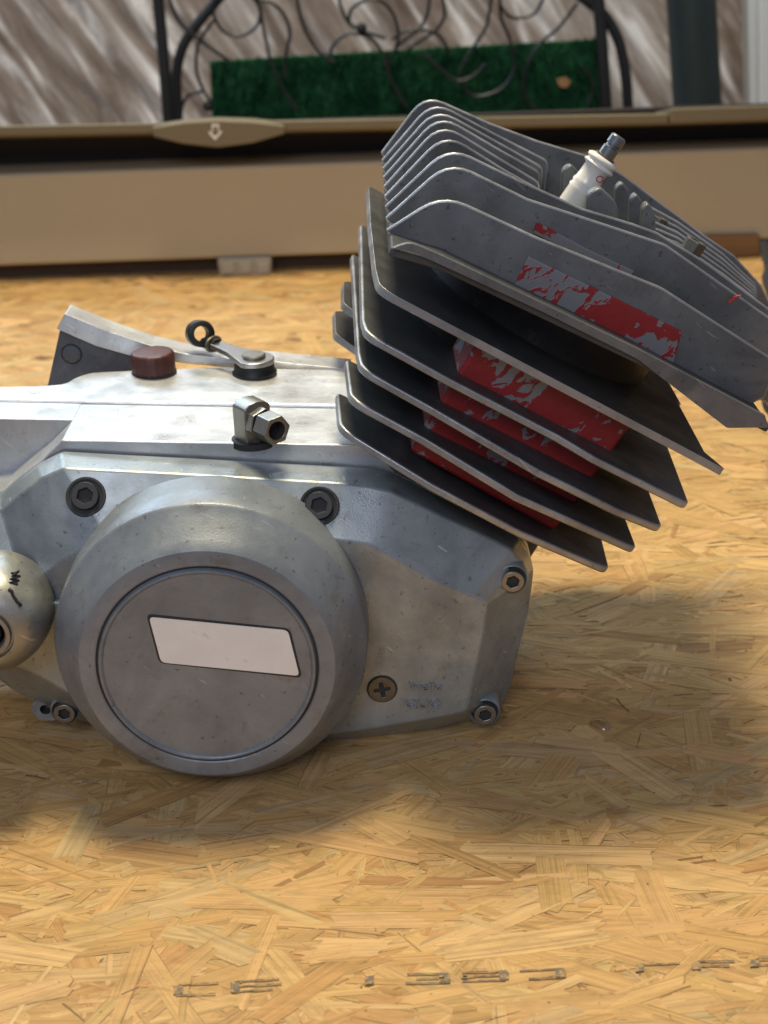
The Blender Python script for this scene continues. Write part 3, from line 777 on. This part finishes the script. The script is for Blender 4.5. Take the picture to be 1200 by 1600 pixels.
# green turf mat with short pile
YM = 1.67
matc = NT('green_turf'); gc = matc.noise(matc.coord(), 45, 5, .7)
turf = matc.set(col=matc.ramp(gc, [(.3, (.006, .036, .018)), (.7, (.018, .092, .042))]), rough=.9, spec=.1)
gm = empty('turf_mat', (0, YM, 0), 'dark green artificial turf mat standing behind the iron rack', 'mat')
mp = [PY(328, 97, YM), PY(620, 80, YM), PY(944, 62, YM), PY(950, 260, YM), PY(334, 260, YM)]
fin('backing', pr(mp, (0, .012, 0)), turf, gm, smooth=False)
bm = bmesh.new(); R = random.Random(5)
xa, xb = mp[0].x, mp[2].x; z1 = mp[0].z; z2 = mp[2].z; z0 = mp[4].z
for i in range(9000):
    t = R.random(); x = xa+(xb-xa)*t; z = z0+(z1+(z2-z1)*t-z0+.002)*R.random()
    l = R.uniform(.004, .009); p = Vector((x, YM, z)); d = Vector((R.gauss(0, .5), -1, R.gauss(.15, .5))).normalized()*l
    s = Vector((R.uniform(-1, 1), 0, R.uniform(-1, 1))).normalized()*.0009
    bm.faces.new([bm.verts.new(q) for q in (p-s, p+s, p+d)])
o = fin('pile', bm, turf, gm, smooth=False, kind='stuff')
c = PY(881, 129, YM-.009)
fin('leaf_bit', pr(rounded([c+Vector((a, 0, b)) for a, b in ((-.008, .003), (.002, .006), (.008, .001), (.003, -.006), (-.005, -.004))], .002), (0, .003, 0)), simple('dry_leaf', (.30, .17, .08), .8), gm)

# dark pipe and pale board at right
YQ = 1.72
pipe = tube(bmesh.new(), [PY(1073, -80, YQ), PY(1080, 0, YQ), PY(1091, 185, YQ), PY(1097, 330, YQ)], .0275, 40)
o = fin('drain_pipe', pipe, simple('dark_teal_plastic', (.016, .026, .030), .4, 0, .2, 20), ang=60)
tag(o, 'thick dark grey plastic pipe standing upright at the right', 'pipe')
wb = pr([PY(1166, -60, 1.70), PY(1168, 0, 1.70), PY(1172, 190, 1.70), PY(1174, 320, 1.70), PY(1340, 320, 1.70), PY(1330, -60, 1.70)], (0, .03, 0))
o = fin('white_board', wb, simple('pale_blue_white', (.50, .54, .60), .4, 0, .05, 10), bevel=.003)
tag(o, 'pale blue white upright board at the right edge', 'board')
bm = pr([PY(1186, -60, 1.685), PY(1187, 190, 1.685), PY(1188, 320, 1.685), PY(1205, 320, 1.685), PY(1204, -60, 1.685)], (0, .0145, 0))
fin('edge_rib', bm, simple('pale_blue_white_rib', (.56, .60, .66), .4, 0, .05, 10), o, bevel=.002)

# wall of insulation under crinkled clear film
YW = 1.86
wall = empty('wall', (0, YW, 0)); wall['kind'] = 'structure'
N = NT('brown_insulation'); co = N.coord()
M['insul'] = N.set(col=N.ramp(N.noise(co, 9, 5, .6, .4), [(.3, (.22, .135, .085)), (.7, (.40, .28, .19))]), rough=.9)
bm = bmesh.new(); box(bm, -1.3, 1.3, YW+.05, YW+.12, -.6, 1.2); fin('insulation', bm, M['insul'], wall, smooth=False)
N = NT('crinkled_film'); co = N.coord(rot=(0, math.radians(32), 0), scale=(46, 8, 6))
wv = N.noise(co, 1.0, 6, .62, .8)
fcol = N.ramp(wv, [(.34, (.15, .115, .095)), (.48, (.26, .215, .195)), (.57, (.42, .39, .39)), (.66, (.78, .78, .82))])  # pale streaks are the film's highlights, painted into its colour
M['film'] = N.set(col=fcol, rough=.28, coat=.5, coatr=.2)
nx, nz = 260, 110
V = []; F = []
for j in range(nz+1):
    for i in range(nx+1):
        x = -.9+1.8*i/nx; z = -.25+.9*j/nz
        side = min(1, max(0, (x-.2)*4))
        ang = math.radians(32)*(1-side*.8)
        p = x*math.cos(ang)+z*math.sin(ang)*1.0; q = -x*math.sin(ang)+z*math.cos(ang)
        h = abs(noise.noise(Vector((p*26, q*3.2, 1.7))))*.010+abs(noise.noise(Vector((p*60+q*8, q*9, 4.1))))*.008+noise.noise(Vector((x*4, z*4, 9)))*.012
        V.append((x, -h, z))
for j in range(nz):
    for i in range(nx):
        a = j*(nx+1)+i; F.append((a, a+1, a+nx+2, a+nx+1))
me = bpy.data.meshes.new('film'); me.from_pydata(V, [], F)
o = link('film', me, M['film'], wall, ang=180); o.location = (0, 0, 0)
